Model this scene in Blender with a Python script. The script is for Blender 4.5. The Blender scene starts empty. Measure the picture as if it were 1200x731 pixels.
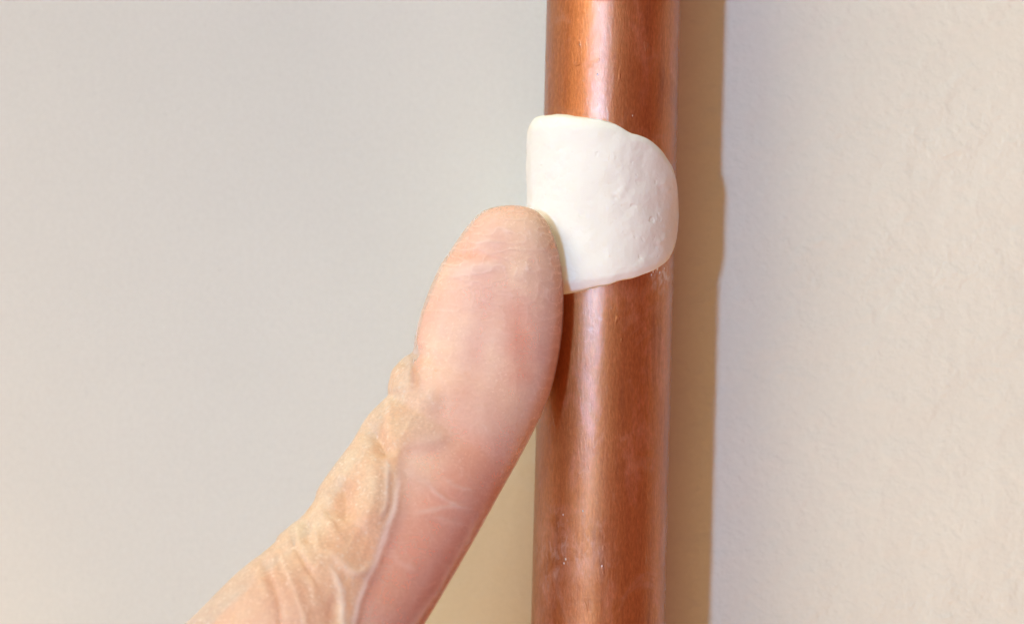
import bpy, math
import numpy as np
from mathutils import Vector

sc = bpy.context.scene
COL = sc.collection
MM = 0.001
R = math.radians

# ------------------------------------------------------------------ camera
D = 0.350                       # lens to pipe axis, metres
PX = 0.0001                     # one photo pixel at the pipe axis
cam = bpy.data.cameras.new('camera')
cam.sensor_width = 36.0
cam.lens = 36.0 * D / (1200 * PX)
cam.clip_start = 0.01
cam.clip_end = 50
cam.dof.use_dof = True
cam.dof.focus_distance = D - 0.010
cam.dof.aperture_fstop = 20.0
camo = bpy.data.objects.new('camera', cam)
COL.objects.link(camo)
camo.location = (0, -D, 0)
camo.rotation_euler = (R(90), 0, 0)
sc.camera = camo

# ------------------------------------------------------------------ light: warm room, cool flash from the left
world = bpy.data.worlds.new('World')
sc.world = world
world.use_nodes = True
bg = world.node_tree.nodes['Background']
bg.inputs['Color'].default_value = (1.0, 0.28, 0.20, 1)
bg.inputs['Strength'].default_value = 0.31


def area(name, loc, target, size, power, color):
    l = bpy.data.lights.new(name, 'AREA')
    l.shape = 'DISK'
    l.size = size
    l.energy = power
    l.color = color
    o = bpy.data.objects.new(name, l)
    COL.objects.link(o)
    o.location = loc
    o.rotation_euler = (Vector(target) - Vector(loc)).to_track_quat('-Z', 'Y').to_euler()
    return o


FA = R(23)
FD = 1.2
area('flash', (0.011 - FD * math.sin(FA), -FD * math.cos(FA), 0.088), (0.045, 0, 0.012), 0.050, 0.545, (0.39, 0.66, 1.0)).data.spread = R(50)


def room(name, d, power, color, size=.9, dist=1.2):
    area(name, tuple(Vector(d).normalized() * dist), (0, 0, 0), size, power, color)


room('ceiling_lamp', (-.3, -.8, 1.5), 15.5, (0.72, 1.0, 0.56), 1.1, 2.0)
room('side_lamp', (-1.2, -1, .8), 23.4, (1.0, 0.885, 0.645), 1.1, 2.0)
room('low_lamp', (-.2, -.6, -1.5), 31.0, (1.0, 0.65, 0.25), 1.1, 2.0)

sc.view_settings.view_transform = 'Standard'
sc.view_settings.look = 'None'
sc.view_settings.exposure = 0
sc.view_settings.gamma = 1
sc.view_settings.use_curve_mapping = False
sc.cycles.filter_width = 1.5
sc.cycles.use_denoising = True


# ------------------------------------------------------------------ helpers
def P(px, py, y=0.0):
    """photo pixel -> point at depth y (metres behind the pipe axis)"""
    k = PX * (D + y) / D
    return np.array([(px - 600) * k, y, (365.5 - py) * k])


def mesh_obj(name, verts, faces, mat=None, parent=None, smooth=True, attrs=None):
    me = bpy.data.meshes.new(name)
    me.from_pydata([tuple(v) for v in verts], [], faces)
    me.update()
    if smooth:
        me.polygons.foreach_set('use_smooth', [True] * len(me.polygons))
    if attrs:
        for k, arr in attrs.items():
            a = me.attributes.new(k, 'FLOAT', 'POINT')
            a.data.foreach_set('value', np.asarray(arr, dtype=np.float32).ravel())
    if mat:
        me.materials.append(mat)
    o = bpy.data.objects.new(name, me)
    COL.objects.link(o)
    if parent:
        o.parent = parent
    return o


def grid_faces(n, m, wrap=True, off=0):
    f = []
    mm = m if wrap else m - 1
    for i in range(n - 1):
        a, b = off + i * m, off + (i + 1) * m
        for j in range(mm):
            k = (j + 1) % m
            f.append((a + j, a + k, b + k, b + j))
    return f


def sstep(a, b, x):
    t = np.clip((x - a) / (b - a), 0, 1)
    return t * t * (3 - 2 * t)


_rng = np.random.RandomState(7)
_TAB = _rng.rand(64, 64, 64).astype(np.float32)


def vnoise(p):
    """smooth value noise, p (...,3), about -1..1"""
    p = np.asarray(p, dtype=np.float64)
    i = np.floor(p).astype(int)
    f = p - i
    f = f * f * (3 - 2 * f)
    i0, i1 = i % 64, (i + 1) % 64
    def T(x, y, z):
        return _TAB[x[..., 0], y[..., 1], z[..., 2]]
    c = 0
    for dx in (0, 1):
        for dy in (0, 1):
            for dz in (0, 1):
                w = (f[..., 0] if dx else 1 - f[..., 0]) * (f[..., 1] if dy else 1 - f[..., 1]) * (f[..., 2] if dz else 1 - f[..., 2])
                c = c + w * T(i1 if dx else i0, i1 if dy else i0, i1 if dz else i0)
    return c * 2 - 1


def catmull(pts, n=12):
    pts = np.asarray(pts, float)
    q = np.vstack([2 * pts[0] - pts[1], pts, 2 * pts[-1] - pts[-2]])
    out = []
    for i in range(1, len(q) - 2):
        p0, p1, p2, p3 = q[i - 1], q[i], q[i + 1], q[i + 2]
        for t in np.linspace(0, 1, n, endpoint=False):
            out.append(.5 * (2 * p1 + (p2 - p0) * t + (2 * p0 - 5 * p1 + 4 * p2 - p3) * t * t + (3 * p1 - p0 - 3 * p2 + p3) * t ** 3))
    out.append(pts[-1])
    return np.array(out)


def seg_dist(q, poly):
    """distance from points q (N,2) to polyline, and position along it 0..1"""
    best = np.full(len(q), 1e9)
    along = np.zeros(len(q))
    poly = np.asarray(poly, float)
    L = np.r_[0, np.cumsum(np.hypot(*np.diff(poly, axis=0).T))]
    for i in range(len(poly) - 1):
        a, b = poly[i], poly[i + 1]
        d = b - a
        t = np.clip(((q - a) @ d) / (d @ d), 0, 1)
        e = np.hypot(*(q - a - t[:, None] * d).T)
        m = e < best
        best[m] = e[m]
        along[m] = ((L[i] + t * (L[i + 1] - L[i])) / L[-1])[m]
    return best, along


def inside(q, poly):
    poly = np.asarray(poly, float)
    c = np.zeros(len(q), bool)
    j = len(poly) - 1
    for i in range(len(poly)):
        a, b = poly[i], poly[j]
        m = ((a[1] > q[:, 1]) != (b[1] > q[:, 1]))
        xi = (b[0] - a[0]) * (q[:, 1] - a[1]) / (b[1] - a[1] + 1e-12) + a[0]
        c ^= m & (q[:, 0] < xi)
        j = i
    return c


class NT:
    """small node-tree builder"""
    def __init__(s, name):
        s.mat = bpy.data.materials.new(name)
        s.mat.use_nodes = True
        s.t = s.mat.node_tree
        s.t.nodes.clear()
        s.out = s.t.nodes.new('ShaderNodeOutputMaterial')

    def n(s, typ, ins=None, **props):
        nd = s.t.nodes.new(typ)
        for k, v in props.items():
            setattr(nd, k, v)
        for k, v in (ins or {}).items():
            s.set(nd, k, v)
        return nd

    def set(s, nd, k, v):
        if isinstance(v, bpy.types.NodeSocket):
            s.t.links.new(v, nd.inputs[k])
        else:
            nd.inputs[k].default_value = v

    def coord(s, scale=(1, 1, 1), kind='Object'):
        tc = s.n('ShaderNodeTexCoord')
        mp = s.n('ShaderNodeMapping', {'Vector': tc.outputs[kind], 'Scale': scale})
        return mp.outputs['Vector']

    def noise(s, vec, scale, detail=4, rough=.55, dist=0.0):
        return s.n('ShaderNodeTexNoise', {'Vector': vec, 'Scale': scale, 'Detail': detail, 'Roughness': rough, 'Distortion': dist}).outputs['Fac']

    def ramp(s, fac, stops):
        r = s.n('ShaderNodeValToRGB', {'Fac': fac})
        el = r.color_ramp.elements
        while len(el) < len(stops):
            el.new(.5)
        for e, (p, c) in zip(el, stops):
            e.position = p
            e.color = (c[0], c[1], c[2], 1) if isinstance(c, (tuple, list)) else (c, c, c, 1)
        return r.outputs['Color']

    def mix(s, fac, a, b, blend='MIX'):
        m = s.n('ShaderNodeMix', data_type='RGBA', blend_type=blend)
        for k, v in ((0, fac), (6, a), (7, b)):
            if isinstance(v, bpy.types.NodeSocket):
                s.t.links.new(v, m.inputs[k])
            else:
                m.inputs[k].default_value = v if k == 0 else (v[0], v[1], v[2], 1)
        return m.outputs[2]

    def math(s, op, a, b=None, c=None, clamp=False):
        m = s.n('ShaderNodeMath', operation=op, use_clamp=clamp)
        for k, v in enumerate((a, b, c)):
            if v is None:
                continue
            if isinstance(v, bpy.types.NodeSocket):
                s.t.links.new(v, m.inputs[k])
            else:
                m.inputs[k].default_value = v
        return m.outputs[0]

    def bump(s, height, strength, dist, normal=None):
        b = s.n('ShaderNodeBump', {'Height': height, 'Strength': strength, 'Distance': dist})
        if normal is not None:
            s.t.links.new(normal, b.inputs['Normal'])
        return b.outputs['Normal']

    def attr(s, name):
        return s.n('ShaderNodeAttribute', attribute_name=name).outputs['Fac']

    def done(s, shader):
        s.t.links.new(shader, s.out.inputs['Surface'])
        return s.mat


# ------------------------------------------------------------------ materials
def wall_material():
    t = NT('painted_plaster')
    v = t.coord()
    grain = t.noise(v, 420, 5, .6)
    grain2 = t.noise(v, 1150, 3, .6)
    lumps = t.noise(v, 110, 3, .5)
    knock = t.ramp(t.noise(v, 330, 3, .55, .15), [(.48, 0.0), (.66, 1.0)])
    # the left stretch was skimmed smoother than the right one
    sep = t.n('ShaderNodeSeparateXYZ', {'Vector': v})
    side = t.n('ShaderNodeMapRange', {'Value': sep.outputs['X'], 'From Min': -0.01, 'From Max': 0.03, 'To Min': .28, 'To Max': 1.0}).outputs[0]
    h = t.math('ADD', t.math('MULTIPLY', grain, .5), t.math('MULTIPLY', lumps, .9))
    h = t.math('ADD', h, t.math('MULTIPLY', knock, .22))
    h = t.math('ADD', h, t.math('MULTIPLY', grain2, .3))
    nrm = t.bump(t.math('MULTIPLY', h, side), 0.46, 0.0007)
    mott = t.noise(v, 28, 4, .6)
    col = t.ramp(mott, [(.3, (.683, .692, .670)), (.7, (.713, .720, .695))])
    big = t.noise(v, 9, 3, .55, .4)
    col = t.mix(1, col, t.ramp(big, [(.3, .955), (.7, 1.0)]), 'MULTIPLY')
    col = t.mix(1, col, t.ramp(t.noise(v, 1500, 3, .7), [(.28, .945), (.72, 1.0)]), 'MULTIPLY')
    speck = t.ramp(t.noise(v, 900, 1, .4), [(.75, 1.0), (.81, .93)])
    col = t.mix(.5, col, t.mix(1, col, speck, 'MULTIPLY'))
    b = t.n('ShaderNodeBsdfPrincipled', {'Base Color': col, 'Roughness': .62, 'Normal': nrm, 'Specular IOR Level': .3})
    return t.done(b.outputs[0])


def copper_material():
    t = NT('drawn_copper')
    v = t.coord()
    vs = t.coord((1, 1, .035))            # draw marks run along the tube
    vs2 = t.coord((1, 1, .12))
    streak = t.noise(vs, 1250, 5, .65)
    streakf = t.noise(vs2, 2600, 3, .6)
    blot = t.noise(v, 70, 4, .5, .3)
    blot2 = t.noise(t.coord((1, 1, .5)), 240, 4, .6, .3)
    col = t.ramp(blot, [(.3, (.50, .178, .066)), (.5, (.58, .225, .082)), (.7, (.64, .265, .115))])
    col = t.mix(t.ramp(streak, [(.35, .5), (.62, 0.0)]), col, (.46, .15, .065))
    col = t.mix(t.ramp(blot2, [(.54, 0.0), (.72, .65)]), col, (.74, .34, .22))
    tarn = t.ramp(t.noise(t.coord((1, 1, .3)), 45, 4, .5, .2), [(.48, 0.0), (.72, .5)])
    col = t.mix(tarn, col, (.54, .24, .07))
    dark = t.ramp(t.noise(t.coord((1, 1, .12)), 520, 3, .55), [(.28, .5), (.42, 0.0)])
    col = t.mix(dark, col, (.30, .11, .06))
    grit_sparkle = t.noise(t.coord((1, 1, .3)), 4600, 3, .7)
    col = t.mix(1, col, t.ramp(grit_sparkle, [(.30, (.80, .78, .76)), (.52, (.98, .98, .98)), (.70, (1.18, 1.18, 1.20))]), 'MULTIPLY')  # bright flecks paint the metal's sparkle into the base colour
    smear = t.ramp(t.noise(t.coord((1, 1, .7)), 150, 5, .65, 1.2), [(.56, 0.0), (.74, .55)])
    col = t.mix(t.math('MULTIPLY', smear, .6), col, (.84, .50, .36))
    dv = t.n('ShaderNodeVectorMath', {0: v, 1: (.0166, -.0042, .0046)}, operation='DISTANCE').outputs['Value']
    near = t.n('ShaderNodeMapRange', {'Value': dv, 'From Min': .0006, 'From Max': .0030, 'To Min': .75, 'To Max': 0.0}).outputs[0]
    chalk = t.math('MULTIPLY', near, t.ramp(t.noise(t.coord((1, 1, .6)), 1300, 4, .7, .6), [(.46, 0.0), (.66, 1.0)]))
    dv2 = t.n('ShaderNodeVectorMath', {0: v, 1: (.0056, -.0062, -.0280)}, operation='DISTANCE').outputs['Value']
    near2 = t.n('ShaderNodeMapRange', {'Value': dv2, 'From Min': .001, 'From Max': .0075, 'To Min': .38, 'To Max': 0.0}).outputs[0]
    chalk2 = t.math('MULTIPLY', near2, t.ramp(t.noise(t.coord((1, 1, .5)), 900, 5, .75, 1.0), [(.52, 0.0), (.72, 1.0)]))
    rub = t.math('MULTIPLY', near2, t.ramp(t.noise(v, 330, 5, .65, .8), [(.42, 0.0), (.62, 1.0)]))
    col = t.mix(rub, col, (.86, .46, .30))
    chalk = t.math('MAXIMUM', chalk, chalk2)
    ro = t.math('MULTIPLY_ADD', blot2, .16, .42)
    ro = t.math('ADD', ro, t.math('MULTIPLY', smear, .2))
    sv = t.coord((1, 1, .4))
    nick = t.ramp(t.noise(sv, 1100, 1, .3, .2), [(.75, 0.0), (.78, 1.0)])
    h = t.math('ADD', t.math('MULTIPLY', streakf, .22), t.math('MULTIPLY', grit_sparkle, 1.0))
    h = t.math('ADD', h, t.math('MULTIPLY', streak, .12))
    h = t.math('ADD', h, t.math('MULTIPLY', nick, .9))
    nrm = t.bump(h, .50, .00008)
    col = t.mix(chalk, col, (.80, .76, .70))
    met = t.math('MULTIPLY_ADD', chalk, -.92, .92)
    b = t.n('ShaderNodeBsdfPrincipled', {'Base Color': col, 'Metallic': met, 'Roughness': ro, 'Normal': nrm,
                                          'Coat Weight': 1.0, 'Coat Roughness': .165, 'Coat IOR': 1.45})
    t.set(b, 'Coat Normal', nrm)
    t.set(b, 'Specular Tint', (.16, .10, .07, 1))
    return t.done(b.outputs[0])


def putty_material():
    t = NT('epoxy_putty')
    v = t.coord()
    fine = t.noise(v, 1500, 4, .6)
    mid = t.noise(v, 420, 3, .55)
    low = t.noise(v, 120, 3, .5)
    pit = t.ramp(t.noise(v, 800, 1, .4), [(.24, 1.0), (.31, 0.0)])
    h = t.math('ADD', t.math('MULTIPLY', fine, .18), t.math('MULTIPLY', mid, .55))
    h = t.math('ADD', h, t.math('MULTIPLY', low, .8))
    h = t.math('SUBTRACT', h, t.math('MULTIPLY', pit, .2))
    nrm = t.bump(h, .68, .0004)
    col = t.ramp(low, [(.3, (.83, .835, .82)), (.7, (.87, .875, .865))])
    b = t.n('ShaderNodeBsdfPrincipled', {'Base Color': col, 'Roughness': .72, 'Normal': nrm, 'Subsurface Weight': .08,
                                          'Subsurface Scale': .0012, 'Specular IOR Level': .4})
    b.inputs['Subsurface Radius'].default_value = (1, .8, .6)
    return t.done(b.outputs[0])


def skin_material():
    t = NT('skin')
    v = t.coord()
    n1 = t.noise(v, 100, 4, .6, .5)
    n2 = t.noise(v, 260, 4, .6)
    red = t.attr('flush_shade')
    col = t.ramp(n1, [(.3, (.84, .50, .44)), (.5, (.92, .63, .53)), (.7, (.97, .73, .57))])
    col = t.mix(t.math('MULTIPLY', red, .9), col, (.86, .385, .28))
    col = t.mix(t.ramp(n2, [(.45, 0.0), (.75, .22)]), col, (.82, .44, .37))
    nrm = t.bump(n2, .2, .0003)
    b = t.n('ShaderNodeBsdfPrincipled', {'Base Color': col, 'Roughness': .5, 'Normal': nrm, 'Specular IOR Level': .2})
    return t.done(b.outputs[0])


def glove_material():
    t = NT('thin_latex')
    v = t.coord()
    gap = t.attr('gap')
    n1 = t.noise(v, 160, 5, .6, .6)
    n2 = t.noise(v, 1400, 3, .6)
    n3 = t.noise(v, 520, 4, .6, .8)
    powder = t.ramp(t.noise(v, 2300, 2, .5), [(.56, 0.0), (.72, 1.0)])
    dust = t.ramp(t.noise(v, 95, 3, .6, .5), [(.42, 0.0), (.7, 1.0)])
    milk = t.math('ADD', .30, t.math('MULTIPLY', gap, .50))
    milk = t.math('ADD', milk, t.math('MULTIPLY', t.math('SUBTRACT', n1, .5), .30))
    milk = t.math('ADD', milk, t.math('MULTIPLY', t.math('SUBTRACT', n3, .5), .16))
    milk = t.math('ADD', milk, t.math('MULTIPLY', t.attr('white'), .45))
    milk = t.math('ADD', milk, t.math('MULTIPLY', t.math('MULTIPLY', powder, dust), .32), clamp=True)
    slack = t.mix(t.ramp(t.noise(v, 190, 4, .6, .5), [(.36, 0.0), (.66, 1.0)]), (.97, .68, .48), (.99, .825, .64))
    col = t.mix(t.attr('loose'), (.95, .86, .81), slack)
    fine = t.ramp(t.noise(v, 3300, 2, .6), [(.30, .80), (.70, 1.0)])
    col = t.mix(1, col, fine, 'MULTIPLY')
    col = t.mix(t.attr('white'), col, (.98, .90, .875))
    col = t.mix(t.math('MULTIPLY', powder, .55), col, (.96, .92, .89))
    h = t.math('ADD', t.math('MULTIPLY', n2, .25), t.math('MULTIPLY', n3, .75))
    nrm = t.bump(h, .22, .0003)
    b = t.n('ShaderNodeBsdfPrincipled', {'Base Color': col, 'Roughness': .44, 'Normal': nrm, 'Specular IOR Level': .36})
    tl = t.n('ShaderNodeBsdfTranslucent', {'Color': col, 'Normal': nrm})
    body = t.n('ShaderNodeMixShader', {0: t.math('MULTIPLY_ADD', t.attr('loose'), -.2, .48), 1: b.outputs[0], 2: tl.outputs[0]})
    tr = t.n('ShaderNodeBsdfTransparent', {'Color': (1, .985, .97, 1)})
    m = t.n('ShaderNodeMixShader', {0: milk, 1: tr.outputs[0], 2: body.outputs[0]})
    return t.done(m.outputs[0])


# ------------------------------------------------------------------ wall
WALL_Y = 0.0127
bw = []
for y in (WALL_Y, WALL_Y + .09):
    for x, z in ((-.45, -.4), (.45, -.4), (.45, .4), (-.45, .4)):
        bw.append((x, y, z))
wall = mesh_obj('wall', bw, [(0, 1, 2, 3), (7, 6, 5, 4), (0, 4, 5, 1), (1, 5, 6, 2), (2, 6, 7, 3), (3, 7, 4, 0)], wall_material(), smooth=False)
wall['kind'] = 'structure'

# ------------------------------------------------------------------ copper pipe
PR = 0.00785
SL = 0.0253                          # lean of the tube, dx per dz
AX0 = 719 - SL * 365.5               # axis pixel at mid height


def axis_x(z):
    return (AX0 - 600) * PX + SL * z


def build_pipe():
    n, seg = 61, 160
    zs = np.linspace(-.26, .26, n)
    V = []
    for rad, order in ((PR, 1), (PR - .001, -1)):
        for z in zs:
            for k in range(seg):
                a = 2 * math.pi * k / seg
                V.append((axis_x(z) + rad * math.cos(a), rad * math.sin(a), z))
    F = grid_faces(n, seg)
    F += [tuple(reversed(f)) for f in grid_faces(n, seg, off=n * seg)]
    N = n * seg
    for k in range(seg):
        j = (k + 1) % seg
        F.append((j, k, N + k, N + j))
        o = (n - 1) * seg
        F.append((o + k, o + j, N + o + j, N + o + k))
    p = mesh_obj('copper_pipe', V, F, copper_material())
    p['label'] = 'upright reddish brown copper pipe running in front of the pale wall'
    p['category'] = 'pipe'
    return p


build_pipe()


# ------------------------------------------------------------------ putty patch
def build_putty():
    edge = [(-150, 245), (-146, 195), (-126, 158), (-100, 140), (-75, 135), (-50, 134.5), (-23, 137.5), (-5, 143), (6, 149), (15, 155.5), (24, 159), (38, 170),
            (56, 189), (72, 213), (83, 247), (76, 280), (60, 303), (40, 317), (20, 326), (8, 330), (-12, 337), (-33, 343),
            (-60, 347), (-100, 345), (-130, 330), (-146, 290)]
    pts = []
    for th, py in edge:
        a = R(th)
        ys = -(PR + .0006) * math.cos(a)
        pts.append((PR * a, (365.5 - py) * PX * (D + ys) / D))
    pts = np.array(pts + [pts[0]])
    bd = catmull(pts, 14)[:-1]
    # resample by length
    L = np.r_[0, np.cumsum(np.hypot(*np.diff(np.vstack([bd, bd[:1]]), axis=0).T))]
    cl = np.vstack([bd, bd[:1]])
    NA, NR = 520, 150
    s = np.linspace(0, L[-1], NA, endpoint=False)
    bd = np.c_[np.interp(s, L, cl[:, 0]), np.interp(s, L, cl[:, 1])]
    nz = vnoise(np.c_[bd * 700, np.zeros(NA)])
    c = np.array([PR * R(-32), (365.5 - 242) * PX * .98])
    dv = bd - c
    bd = bd + dv / np.hypot(*dv.T)[:, None] * (nz * .00010)[:, None]
    u = 1 - (1 - np.linspace(0, 1, NR)) ** 1.8       # dense towards the rim
    q = c + u[:, None, None] * (bd - c)[None]         # NR, NA, 2
    q = q.reshape(-1, 2)
    dist, _ = seg_dist(q, np.vstack([bd[::3], bd[:1]]))
    dist[(NR - 1) * NA:] = 0
    th = q[:, 0] / PR
    deg = np.degrees(th)
    T = np.interp(deg, [-150, -110, -70, -45, -10, 30, 60, 90], [.0013, .0018, .0018, .0015, .0010, .0007, .00055, .00045])
    RR = np.interp(deg, [-150, -60, 0, 90], [.0022, .0022, .0011, .0008])
    e = np.clip(dist / RR, 0, 1)
    prof = (1 - (1 - e) ** 2.3) ** .55
    p3 = np.c_[q[:, 0], np.zeros(len(q)), q[:, 1]]
    h = T * prof
    fade = sstep(0, .0015, dist)
    h += fade * (vnoise(p3 * 230) * .00013 + vnoise(p3 * 600 + 9) * .00005 + vnoise(p3 * 1500 + 3) * .000018)
    # thumb dents, pits and nicks seen in the photograph (photo x, y, radius px, depth mm)
    zpx = 365.5 - q[:, 1] / PX / .978
    xpx = 719 - SL * zpx + (PR + .001) / PX * np.sin(th)
    for x, y, r, d in ((700, 250, 26, -.16), (735, 215, 22, -.13), (690, 300, 30, .12), (650, 190, 26, .14), (655, 172, 6, -.07), (662, 173, 5, -.06),
                       (719, 231, 3.0, -.16), (722, 228, 4, .08), (727, 222, 4, .09), (712, 246, 6, .06), (738, 236, 5, .07), (778, 214, 3, .12), (774, 221, 3, -.12),
                       (783, 222, 2.5, .12), (772, 283, 3, .14), (768, 288, 3, -.12), (779, 278, 3, .12), (752, 305, 4, .1), (760, 247, 9, -.08), (745, 270, 12, .08),
                       (640, 230, 14, -.07), (703, 185, 10, -.05), (745, 190, 9, -.07)):
        h += d * .6 * MM * np.exp(-((xpx - x) ** 2 + (zpx * 1.0 - y) ** 2) / (2 * (r * .8) ** 2)) * (np.cos(th) > 0)
    h = np.where(dist <= 0, 0, np.maximum(h, .00002))
    h[(NR - 1) * NA:] = -.0002
    # the rim bulges a little past its own foot
    rad = PR + h
    z = q[:, 1]
    out = np.tile(dv / np.hypot(*dv.T)[:, None], (NR, 1)) * (np.exp(-((e - .22) / .16) ** 2) * .00016 * (dist > 0))[:, None]
    th = th + out[:, 0] / PR
    z = z + out[:, 1]
    V = np.c_[axis_x(z) + rad * np.sin(th), -rad * np.cos(th), z]
    F = grid_faces(NR, NA)
    # back sheet, sunk a little into the tube skin
    nb = 12
    ub = np.linspace(1, 0, nb)[1:]
    qb = (c + ub[:, None, None] * (bd - c)[None]).reshape(-1, 2)
    thb = qb[:, 0] / PR
    rb = PR - .0004
    Vb = np.c_[axis_x(qb[:, 1]) + rb * np.sin(thb), -rb * np.cos(thb), qb[:, 1]]
    off = NR * NA
    F += [tuple(f) for f in grid_faces(2, NA, off=(NR - 1) * NA)] + grid_faces(nb - 1, NA, off=off)
    o = mesh_obj('putty_patch', np.vstack([V, Vb]), F, putty_material())
    o['label'] = 'off white putty patch moulded round the copper pipe'
    o['category'] = 'putty'
    return o


putty = build_putty()

# crumbs of putty smeared on the tube below the patch
rng = np.random.RandomState(3)
CV, CF = [], []
for x, y, r in [(766, 318, 1.3), (771, 314, 2.0), (774, 319, 1.2), (764, 322, .9), (780, 314, .8), (660, 603, .9),
                (663, 655, 1.1), (661, 660, .9), (683, 598, 1.0), (700, 88, .8), (741, 136, .7)]:
    z = (365.5 - y) * PX * .98
    ax = axis_x(z)
    s_ = np.clip(((x - 600) * PX * .98 - ax) / PR, -.98, .98)
    a = math.asin(s_)
    c = np.array([ax + PR * math.sin(a), -PR * math.cos(a), z])
    base = len(CV)
    nl, ns = 5, 8
    for i in range(nl):
        la = math.pi * i / (nl - 1)
        for j in range(ns):
            lo = 2 * math.pi * j / ns
            rr = r * PX * (1 + .35 * rng.rand())
            nrm = np.array([math.sin(a), -math.cos(a), 0])
            tan = np.array([math.cos(a), math.sin(a), 0])
            CV.append(c + rr * (math.sin(la) * math.cos(lo) * tan * .7 + math.sin(la) * math.sin(lo) * np.array([0, 0, 1.2]) + .3 * math.cos(la) * nrm))
    CF += grid_faces(nl, ns, off=base)
cr = mesh_obj('putty_crumbs', CV, CF, bpy.data.materials['epoxy_putty'], putty)
cr['kind'] = 'stuff'


# ------------------------------------------------------------------ gloved finger
LPTS = [(600, 240.5), (588, 241.5), (576, 243.5), (565, 248), (556, 255.5), (548, 265), (540, 275), (530, 290), (519, 306), (511, 321), (504, 337), (498, 353), (492, 370),
        (487.5, 388), (485.3, 401), (483.5, 412), (475, 418), (466, 427), (460, 438), (457, 450), (456, 463), (447, 471), (436, 482), (427, 494), (421, 504),
        (412, 519), (395, 542), (381, 561), (372, 575), (368, 588), (354, 605), (343, 614), (328, 626.5), (322, 636), (307, 649), (292, 660), (266, 683), (241, 708), (218, 731),
        (172, 778), (120, 835), (60, 905)]
RPTS = [(600, 240.5), (612, 241.5), (624, 245), (634, 252), (643, 264), (650, 280), (655, 298), (658.5, 320), (660.5, 345), (660, 375), (657.5, 400), (653, 428), (646, 456),
        (636, 482), (622, 512), (605, 544), (590, 570.5), (573, 601), (554, 635), (535, 668), (515, 702), (497, 732), (470, 777), (440, 830), (413, 877), (385, 935), (350, 1010), (320, 1080)]
KEYS = [((600, 240.5), (600, 240.5)), ((565, 248), (634, 252)), ((540, 275), (650, 280)), ((519, 306), (657, 312)), ((498, 353), (660, 378)), ((487.5, 388), (653, 428)),
        ((483.5, 412), (640, 472)), ((456, 463), (602, 549)), ((421, 504), (573, 601)), ((368, 588), (520, 693)), ((307, 649), (470, 777)), ((218, 731), (413, 877)), ((60, 905), (320, 1080))]
YC = [-8.3, -8.3, -8.2, -8.0, -7.8, -8.0, -8.9, -11.5, -14.0, -17.5, -21.0, -25.5, -33.0]
HK = [.90, .90, .88, .84, .82, .82, .82, .80, .80, .80, .82, .90, 1.0]
DENS = [26, 26, 26, 44, 34, 30, 56, 56, 80, 72, 90, 20]


def rails(lp, rp, keys):
    lc, rc = catmull(lp, 10), catmull(rp, 10)
    def cum(c):
        return np.r_[0, np.cumsum(np.hypot(*np.diff(c, axis=0).T))]
    lL, rL = cum(lc), cum(rc)
    def loc(c, L, p):
        return L[np.argmin(np.hypot(*(c - np.array(p)).T))]
    la = [loc(lc, lL, k[0]) for k in keys]
    ra = [loc(rc, rL, k[1]) for k in keys]
    ts = [0.0]
    for i, d in enumerate(DENS):
        if i == 0:
            x = np.linspace(0, 1, d + 1)[1:] ** 1.7
        else:
            x = np.linspace(0, 1, d + 1)[1:]
        ts += list(i + x)
    ts = np.array(ts)
    k = np.arange(len(keys))
    # smooth the key->length maps
    def smap(a):
        y = np.interp(ts, k, a)
        return y
    ls, rs = smap(la), smap(ra)
    Lp = np.c_[np.interp(ls, lL, lc[:, 0]), np.interp(ls, lL, lc[:, 1])]
    Rp = np.c_[np.interp(rs, rL, rc[:, 0]), np.interp(rs, rL, rc[:, 1])]
    yc = np.interp(ts, k, YC) * MM
    hk = np.interp(ts, k, HK)
    ker = np.exp(-np.linspace(-2, 2, 41) ** 2); ker /= ker.sum()
    yc = np.convolve(np.pad(yc, 20, 'edge'), ker, 'valid')
    return ts, Lp, Rp, yc, hk


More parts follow.
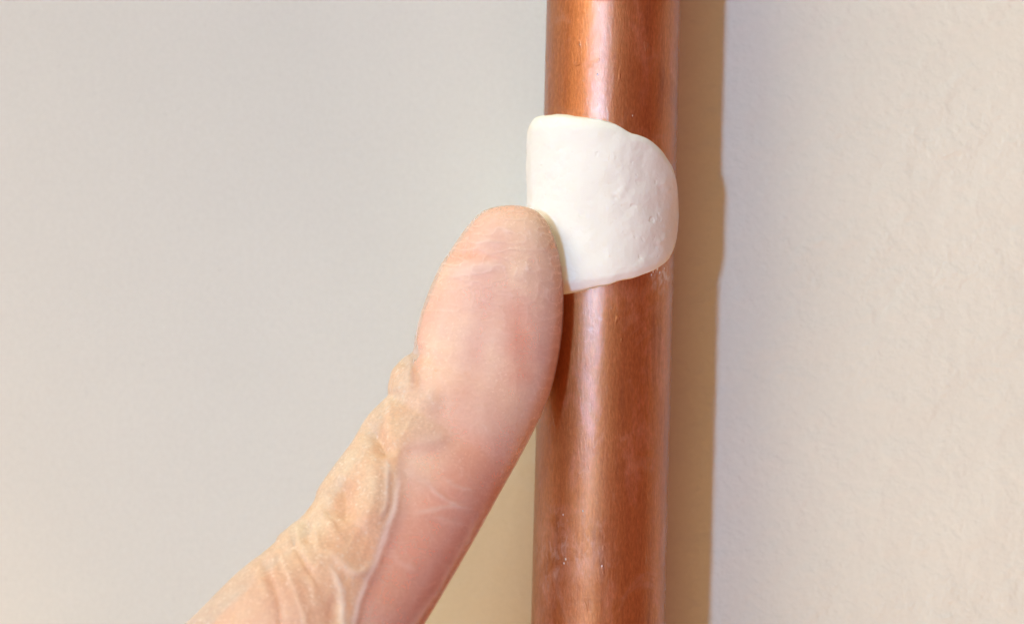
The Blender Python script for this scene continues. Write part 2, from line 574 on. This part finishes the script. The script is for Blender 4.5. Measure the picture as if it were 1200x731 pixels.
FOLDS = [  # polyline in photo pixels, height mm, half width px
    ([(485, 409), (486, 430), (485, 462)], -.42, 4.5),
    ([(481, 414), (480, 440), (481, 462)], .16, 2.2),
    ([(470, 428), (468, 445), (471, 462)], .50, 9),
    ([(458, 440), (457, 465), (458, 492), (456, 520)], .20, 3.5),
    ([(450, 470), (444, 490), (446, 508)], -.16, 6),
    ([(425, 496), (438, 508), (448, 524), (452, 540)], -1.7, 7),
    ([(421, 505), (425, 520), (428, 545)], .16, 4),
    ([(412, 520), (413, 545), (408, 570)], .10, 4),
    ([(505, 452), (509, 480)], .14, 4),
    ([(478, 522), (498, 518), (514, 514), (525, 505)], .12, 5, .35),
    ([(473, 527), (469, 545), (467, 572), (452, 626), (434, 672), (418, 717), (412, 745), (400, 790)], .16, 2.6, 1.0),
    ([(453, 530), (454, 560), (452, 588), (440, 618)], .16, 3.0, .5),
    ([(462, 545), (460, 580), (446, 622)], -.22, 4),
    ([(432, 520), (438, 556), (434, 600), (422, 630)], .75, 13),
    ([(394, 556), (402, 576), (404, 598), (396, 612)], -1.5, 9),
    ([(372, 578), (380, 600), (392, 622), (405, 640)], .40, 5),
    ([(383, 590), (392, 612), (400, 628)], -.20, 4),
    ([(371, 582), (369, 602), (369, 622), (376, 644), (381, 650)], .30, 4),
    ([(358, 606), (361, 622), (358, 640)], -.7, 6),
    ([(343, 616), (345, 636), (354, 655), (366, 676), (374, 690)], -.40, 3),
    ([(350, 612), (351, 634), (361, 655), (373, 672)], .16, 3),
    ([(328, 630), (326, 642), (334, 661), (342, 684), (352, 712), (357, 735), (360, 770)], .22, 3),
    ([(323, 640), (330, 662), (337, 684)], -.16, 3),
    ([(307, 650), (313, 671), (324, 700), (331, 728), (336, 770)], -.40, 4),
    ([(300, 662), (306, 684), (314, 708)], .12, 4),
    ([(382, 640), (396, 656), (410, 669), (423, 671), (438, 655)], .28, 4, .35),
    ([(384, 654), (398, 672), (412, 682)], -.20, 5),
    ([(379, 650), (392, 673), (399, 696), (402, 735), (398, 770)], .22, 3.5, .6),
    ([(392, 696), (389, 715), (386, 740)], -.30, 6),
    ([(360, 665), (368, 690), (372, 720)], .14, 4),
    ([(344, 672), (356, 668), (372, 668)], -.08, 3),
    ([(582, 572), (562, 606), (545, 638), (520, 680), (486, 731), (455, 780)], .14, 3.2, .75),
    ([(499, 562), (512, 576), (526, 588), (548, 598)], .07, 2.4, .5),
    ([(478, 606), (505, 598), (535, 594), (565, 596)], .07, 2.6, .5),
    ([(516, 558), (540, 570), (562, 578)], .05, 2.4, .4),
    ([(505, 604), (530, 612), (552, 616)], .05, 3, .3),
    ([(516, 640), (500, 676), (474, 722)], .05, 5, .25),
    ([(470, 548), (490, 560), (512, 566)], .04, 3, .25),
    ([(455, 640), (470, 660), (492, 672)], .04, 3, .2),
    ([(514, 296), (530, 298), (550, 298), (575, 300), (594, 304)], -.26, 8),
    ([(518, 310), (540, 309), (565, 311), (592, 316)], .16, 8),
    ([(566, 256), (574, 270), (590, 282), (593, 298)], -.10, 5),
    ([(553, 275), (566, 284), (580, 288)], .10, 6),
    ([(617, 306), (613, 318), (609, 332)], .14, 6, .6),
    ([(603, 340), (607, 372), (611, 402), (618, 432), (624, 460)], -.24, 14),
    ([(592, 345), (596, 385), (602, 425)], .14, 10),
    ([(633, 300), (640, 345), (640, 400)], .10, 12),
    ([(507, 365), (504, 395), (495, 430)], -.16, 9),
    ([(520, 360), (515, 400), (505, 440)], .10, 8),
    ([(548, 287), (574, 284), (600, 291)], .06, 6, .6),
    ([(512, 312), (538, 318), (575, 312), (602, 319)], .08, 6, .75),
    ([(564, 264), (580, 272), (606, 270)], .05, 5, .5),
    ([(607, 262), (622, 276), (630, 296)], .05, 5, .45),
    ([(524, 345), (516, 385), (506, 425)], .05, 6, .45),
    ([(556, 335), (546, 400), (528, 470)], .04, 9, .26),
    ([(582, 330), (580, 400), (566, 480), (545, 530)], .04, 10, .24),
    ([(640, 290), (648, 340), (645, 400), (628, 460), (606, 510)], .06, 6, .5),
    ([(530, 480), (560, 500), (590, 505)], .03, 8, .22),
    ([(558, 560), (540, 600), (512, 650)], .04, 8, .22),
    ([(642, 335), (641, 345), (640, 352)], .04, 2.2, .6),
]
LOOSE = [(430, 395), (484, 404), (487, 440), (494, 452), (513, 453), (510, 481), (527, 505), (512, 518), (474, 526), (469, 545), (466, 572), (451, 626), (433, 672),
         (417, 717), (410, 745), (390, 800), (330, 900), (0, 900), (60, 600)]


def sweep(lp, rp, field, offset, nphi):
    ts, Lp, Rp, yc, hk = rails(lp, rp, KEYS)
    phi = np.linspace(0, 2 * math.pi, nphi, endpoint=False)
    C = (Lp + Rp) / 2
    U = (Rp - Lp) / 2
    w = np.hypot(*U.T)
    w_s = w.copy()
    ker = np.exp(-np.linspace(-2, 2, 31) ** 2); ker /= ker.sum()
    w_s[20:] = np.convolve(np.pad(w, 15, 'edge'), ker, 'valid')[20:]
    cs, sn = np.cos(phi), np.sin(phi)
    ex = .80
    cx = np.sign(cs) * np.abs(cs) ** ex
    sx = np.sign(sn) * np.abs(sn) ** ex
    pix = C[:, None, :] + U[:, None, :] * cx[None, :, None]
    dep = yc[:, None] - (w_s * PX * hk)[:, None] * sx[None, :]     # sin>0 is the camera side
    k = PX * (D + dep) / D
    V = np.stack([(pix[..., 0] - 600) * k, dep, (365.5 - pix[..., 1]) * k], -1)
    # normals by finite differences
    dphi = np.roll(V, -1, 1) - np.roll(V, 1, 1)
    ds = np.gradient(V, axis=0)
    N = np.cross(dphi, ds)
    N /= np.linalg.norm(N, axis=-1, keepdims=True) + 1e-15
    cen = V.mean(1, keepdims=True)
    sg = np.sign((N * (V - cen)).sum(-1, keepdims=True).mean())
    N *= sg
    N[0] = np.array([0, 0, 1])
    front = sstep(-.25, .35, np.broadcast_to(sn[None, :], pix.shape[:2]))
    q = pix.reshape(-1, 2)
    disp, extra = field(q, front.reshape(-1), V.reshape(-1, 3))
    tipfade = sstep(0, 1.0, ts)[:, None]
    off = offset if np.isscalar(offset) else -(offset[0] + (offset[1] - offset[0]) * sstep(.1, -.8, cs))[None, :] * MM * sstep(0, 1.5, ts)[:, None]
    V = V + N * ((disp.reshape(pix.shape[:2]) * tipfade + off)[..., None])
    return ts, V, {k_: v.reshape(-1) for k_, v in extra.items()}, sg


def push_clear(V):
    """press the pad flat where it meets the tube and the patch, instead of letting it pass through"""
    z = V[..., 2]
    zt = (365.5 - 135) * PX * .98
    zb = (365.5 - 343) * PX * .98
    lim = PR + .00008 + .00125 * sstep(zb - .0002, zb + .0012, z) * sstep(zt + .0006, zt - .001, z)
    dx = V[..., 0] - axis_x(z)
    dy = V[..., 1]
    r = np.hypot(dx, dy)
    f = np.where(r < lim, lim / np.maximum(r, 1e-6), 1)
    V[..., 0] = axis_x(z) + dx * f
    V[..., 1] = dy * f
    return V


LOOSE_S = catmull(LOOSE + LOOSE[:1], 5)


def glove_field(q, front, p3):
    q3 = np.c_[q, np.zeros(len(q))]
    q = q + np.c_[vnoise(q3 / 22 + 3), vnoise(q3 / 22 + 31)] * 1.6 + np.c_[vnoise(q3 / 8 + 13), vnoise(q3 / 8 + 41)] * .3
    sd, _ = seg_dist(q, LOOSE_S)
    sd = np.where(inside(q, LOOSE_S), sd, -sd)
    top = sstep(540, 500, q[:, 1])                  # the upper border lies down softly
    loose = sstep(-3, 7, sd) * (1 - top) + sstep(-8, 20, sd) * top
    d = loose * .16
    milk = loose * .88
    low = np.clip((q[:, 1] - 640) / 90, 0, 1) * np.clip((400 - q[:, 0]) / 60, 0, 1)
    milk = milk - loose * low * .55
    white = np.zeros(len(q))
    for poly, amp, wd, *wh in FOLDS:
        c = catmull(poly, 5)
        dist, al = seg_dist(q, c)
        taper = sstep(0, .28, al) * sstep(1, .72, al)
        g = np.exp(-np.abs(dist / (wd * 1.3)) ** 1.7) * taper
        d = d + amp * g * (.62 + .12 * loose)
        if wh:
            white = np.maximum(white, wh[0] * g)
        if amp > 0:
            milk = milk + g * (min(.95, .22 + amp * 2.2) if wd < 5 else min(.6, amp * .9))
        else:
            milk = milk - g * min(.45, -amp * .9)
    d = d + (vnoise(p3 * 260) * .06 + vnoise(p3 * 620 + 5) * .012) * (0.4 + loose)
    # crumpled cross wrinkles on the slack side
    w = 1 - np.abs(vnoise(np.c_[q[:, 0] / 16 + q[:, 1] / 34, q[:, 1] / 60 - q[:, 0] / 90, np.zeros(len(q)) + 7]))
    crk = 1 - np.abs(vnoise(q3 / np.array([13., 9., 1.]) + 77))
    tipz = sstep(400, 300, q[:, 1]) * .7 + .3
    white = white + (1 - loose) * tipz * crk ** 8 * .62
    d = d + (1 - loose) * tipz * crk ** 7 * .05
    d = d + loose * (w ** 4) * .06
    milk = milk + loose * (w ** 6) * .10
    return d * MM * front, {'gap': np.clip(milk * front + .3 * (1 - front), 0, 1), 'loose': np.clip(loose * (1 - .55 * low) * (1 - .5 * top * sstep(455, 500, q[:, 0])) * front, 0, 1), 'white': np.clip(white * front, 0, 1)}


def skin_field(q, front, p3):
    q0 = q.copy()
    q3 = np.c_[q, np.zeros(len(q))]
    q = q + np.c_[vnoise(q3 / 14 + 3), vnoise(q3 / 14 + 31)] * 4.5 + np.c_[vnoise(q3 / 6 + 13), vnoise(q3 / 6 + 41)] * 1.8
    fl = np.zeros(len(q))
    for x, y, r, a in ((560, 560, 22, .8), (535, 600, 40, .6), (470, 690, 45, .95), (500, 650, 40, .7), (608, 400, 14, .55), (612, 440, 14, .5), (395, 715, 22, .8), (545, 480, 40, .25),
                       (540, 300, 20, .35), (590, 255, 20, .15), (440, 640, 20, .4), (340, 690, 20, .35), (548, 535, 30, .4)):
        fl += a * np.exp(-((q[:, 0] - x) ** 2 + (q[:, 1] - y) ** 2) / (2 * r * r))
    for poly, a, wd in (([(512, 299), (545, 298), (594, 303)], .50, 8), ([(603, 340), (607, 372), (611, 402), (618, 432), (624, 460)], .36, 13), ([(492, 375), (488, 400), (492, 432)], .35, 10),  # pad crease line puts its soft shadow into the skin colour
                        ([(570, 256), (585, 275), (594, 300)], .25, 7), ([(505, 300), (497, 340), (488, 385)], .25, 7)):
        dist, al = seg_dist(q, catmull(poly, 5))
        fl += a * np.exp(-(dist / wd) ** 2) * sstep(0, .2, al) * sstep(1, .8, al)
    fl += vnoise(p3 * 240) * .22 + vnoise(p3 * 700) * .10
    gd, _ = glove_field(q0, front, p3)              # flesh gives way under the creases
    return np.minimum(gd + .05 * MM, 0) + vnoise(p3 * 200) * .02 * MM, {'flush_shade': np.clip(fl, 0, 1)}


def tube_chain(pts, rad, n=20, m=24):
    """closed tapered tube through points (metres), rounded at its end"""
    c = catmull(pts, n)
    rr = np.interp(np.linspace(0, len(rad) - 1, len(c)), range(len(rad)), rad)
    L = np.r_[0, np.cumsum(np.linalg.norm(np.diff(c, axis=0), axis=1))]
    e = np.clip((L[-1] - L) / rr[-1], 0, 1)
    rr = rr * np.sqrt(1 - (1 - e) ** 2)
    rr[-1] = 1e-6
    T = np.gradient(c, axis=0)
    T /= np.linalg.norm(T, axis=1, keepdims=True)
    up = np.array([.3, .9, .2])
    A = np.cross(T, up)
    A /= np.linalg.norm(A, axis=1, keepdims=True)
    B = np.cross(T, A)
    ph = np.linspace(0, 2 * math.pi, m, endpoint=False)
    V = c[:, None] + rr[:, None, None] * (A[:, None] * np.cos(ph)[None, :, None] + B[:, None] * np.sin(ph)[None, :, None])
    return V.reshape(-1, 3), grid_faces(len(c), m)


def hand_rest(grow):
    """the rest of the hand below the frame: palm, wrist, thumb and three curled fingers"""
    K0 = P(150, 960, -.036)
    W = K0 + np.array([-.055, -.030, -.060])
    out = []
    g = grow
    out.append(tube_chain([P(235, 850, -.029), K0 + np.array([.004, -.002, -.006]), K0 + np.array([-.024, -.012, -.030]), W, W + np.array([-.05, -.03, -.06])],
                          [.0125 + g, .020 + g, .027 + g, .024 + g, .028 + g]))
    for i in range(3):
        b = K0 + np.array([.010 + .004 * i, -.012 - .013 * i, -.010 - .010 * i])
        l = (.030, .028, .023)[i]
        p = [b, b + np.array([.55, -.1, .35]) * l, b + np.array([1.05, .1, -.15]) * l, b + np.array([.75, .15, -.75]) * l, b + np.array([.2, .05, -.7]) * l]
        out.append(tube_chain(p, [.0098 + g, .0092 + g, .0086 + g, .008 + g, .007 + g]))
    b = K0 + np.array([-.022, .012, -.040])
    out.append(tube_chain([b, b + np.array([.020, .008, .004]), b + np.array([.042, .004, .012]), b + np.array([.058, -.004, .012])], [.013 + g, .0115 + g, .0105 + g, .0085 + g]))
    return out


def build_hand():
    root = bpy.data.objects.new('gloved_hand', None)
    COL.objects.link(root)
    root.location = (0, 0, 0)
    root.empty_display_size = .02
    root['label'] = 'hand in a thin wrinkled translucent glove, one finger pressing the putty on the pipe'
    root['category'] = 'hand'
    # skin
    lp = []
    for x, y in LPTS:
        k = sstep(395, 440, np.array(float(y)))
        lp.append((x + 15 * k, y + 10 * k))
    keys_bak = list(KEYS)
    for i, (a, b) in enumerate(keys_bak):
        k = float(sstep(395, 440, np.array(float(a[1]))))
        KEYS[i] = ((a[0] + 15 * k, a[1] + 10 * k), b)
    ts, V, at, sg = sweep(lp, RPTS, skin_field, (.12, .30), 160)
    KEYS[:] = keys_bak
    V = push_clear(V)
    n, m = V.shape[:2]
    VV = [V.reshape(-1, 3)]
    F = grid_faces(n, m)
    off = n * m
    fl = [at['flush_shade']]
    for v, f in hand_rest(-.0006):
        VV.append(v)
        F += [tuple(i + off for i in q) for q in f]
        off += len(v)
        fl.append(np.full(len(v), .2))
    mesh_obj('hand_skin', np.vstack(VV), F, skin_material(), root, attrs={'flush_shade': np.concatenate(fl)})
    # glove
    ts, V, at, sg = sweep(LPTS, RPTS, glove_field, 0.0, 380)
    V = push_clear(V)
    n, m = V.shape[:2]
    VV = [V.reshape(-1, 3)]
    F = grid_faces(n, m)
    off = n * m
    gp = [at['gap']]
    ls = [at['loose']]
    wt = [at['white']]
    for v, f in hand_rest(0):
        VV.append(v)
        F += [tuple(i + off for i in q) for q in f]
        off += len(v)
        gp.append(np.full(len(v), .5))
        ls.append(np.full(len(v), .4))
        wt.append(np.zeros(len(v)))
    g = mesh_obj('glove', np.vstack(VV), F, glove_material(), root, attrs={'gap': np.concatenate(gp), 'loose': np.concatenate(ls), 'white': np.concatenate(wt)})
    return root


build_hand()

import bmesh
for nm in ('glove', 'hand_skin', 'putty_patch', 'putty_crumbs', 'copper_pipe'):
    me = bpy.data.objects[nm].data
    bm = bmesh.new()
    bm.from_mesh(me)
    bmesh.ops.recalc_face_normals(bm, faces=bm.faces)
    bm.to_mesh(me)
    bm.free()
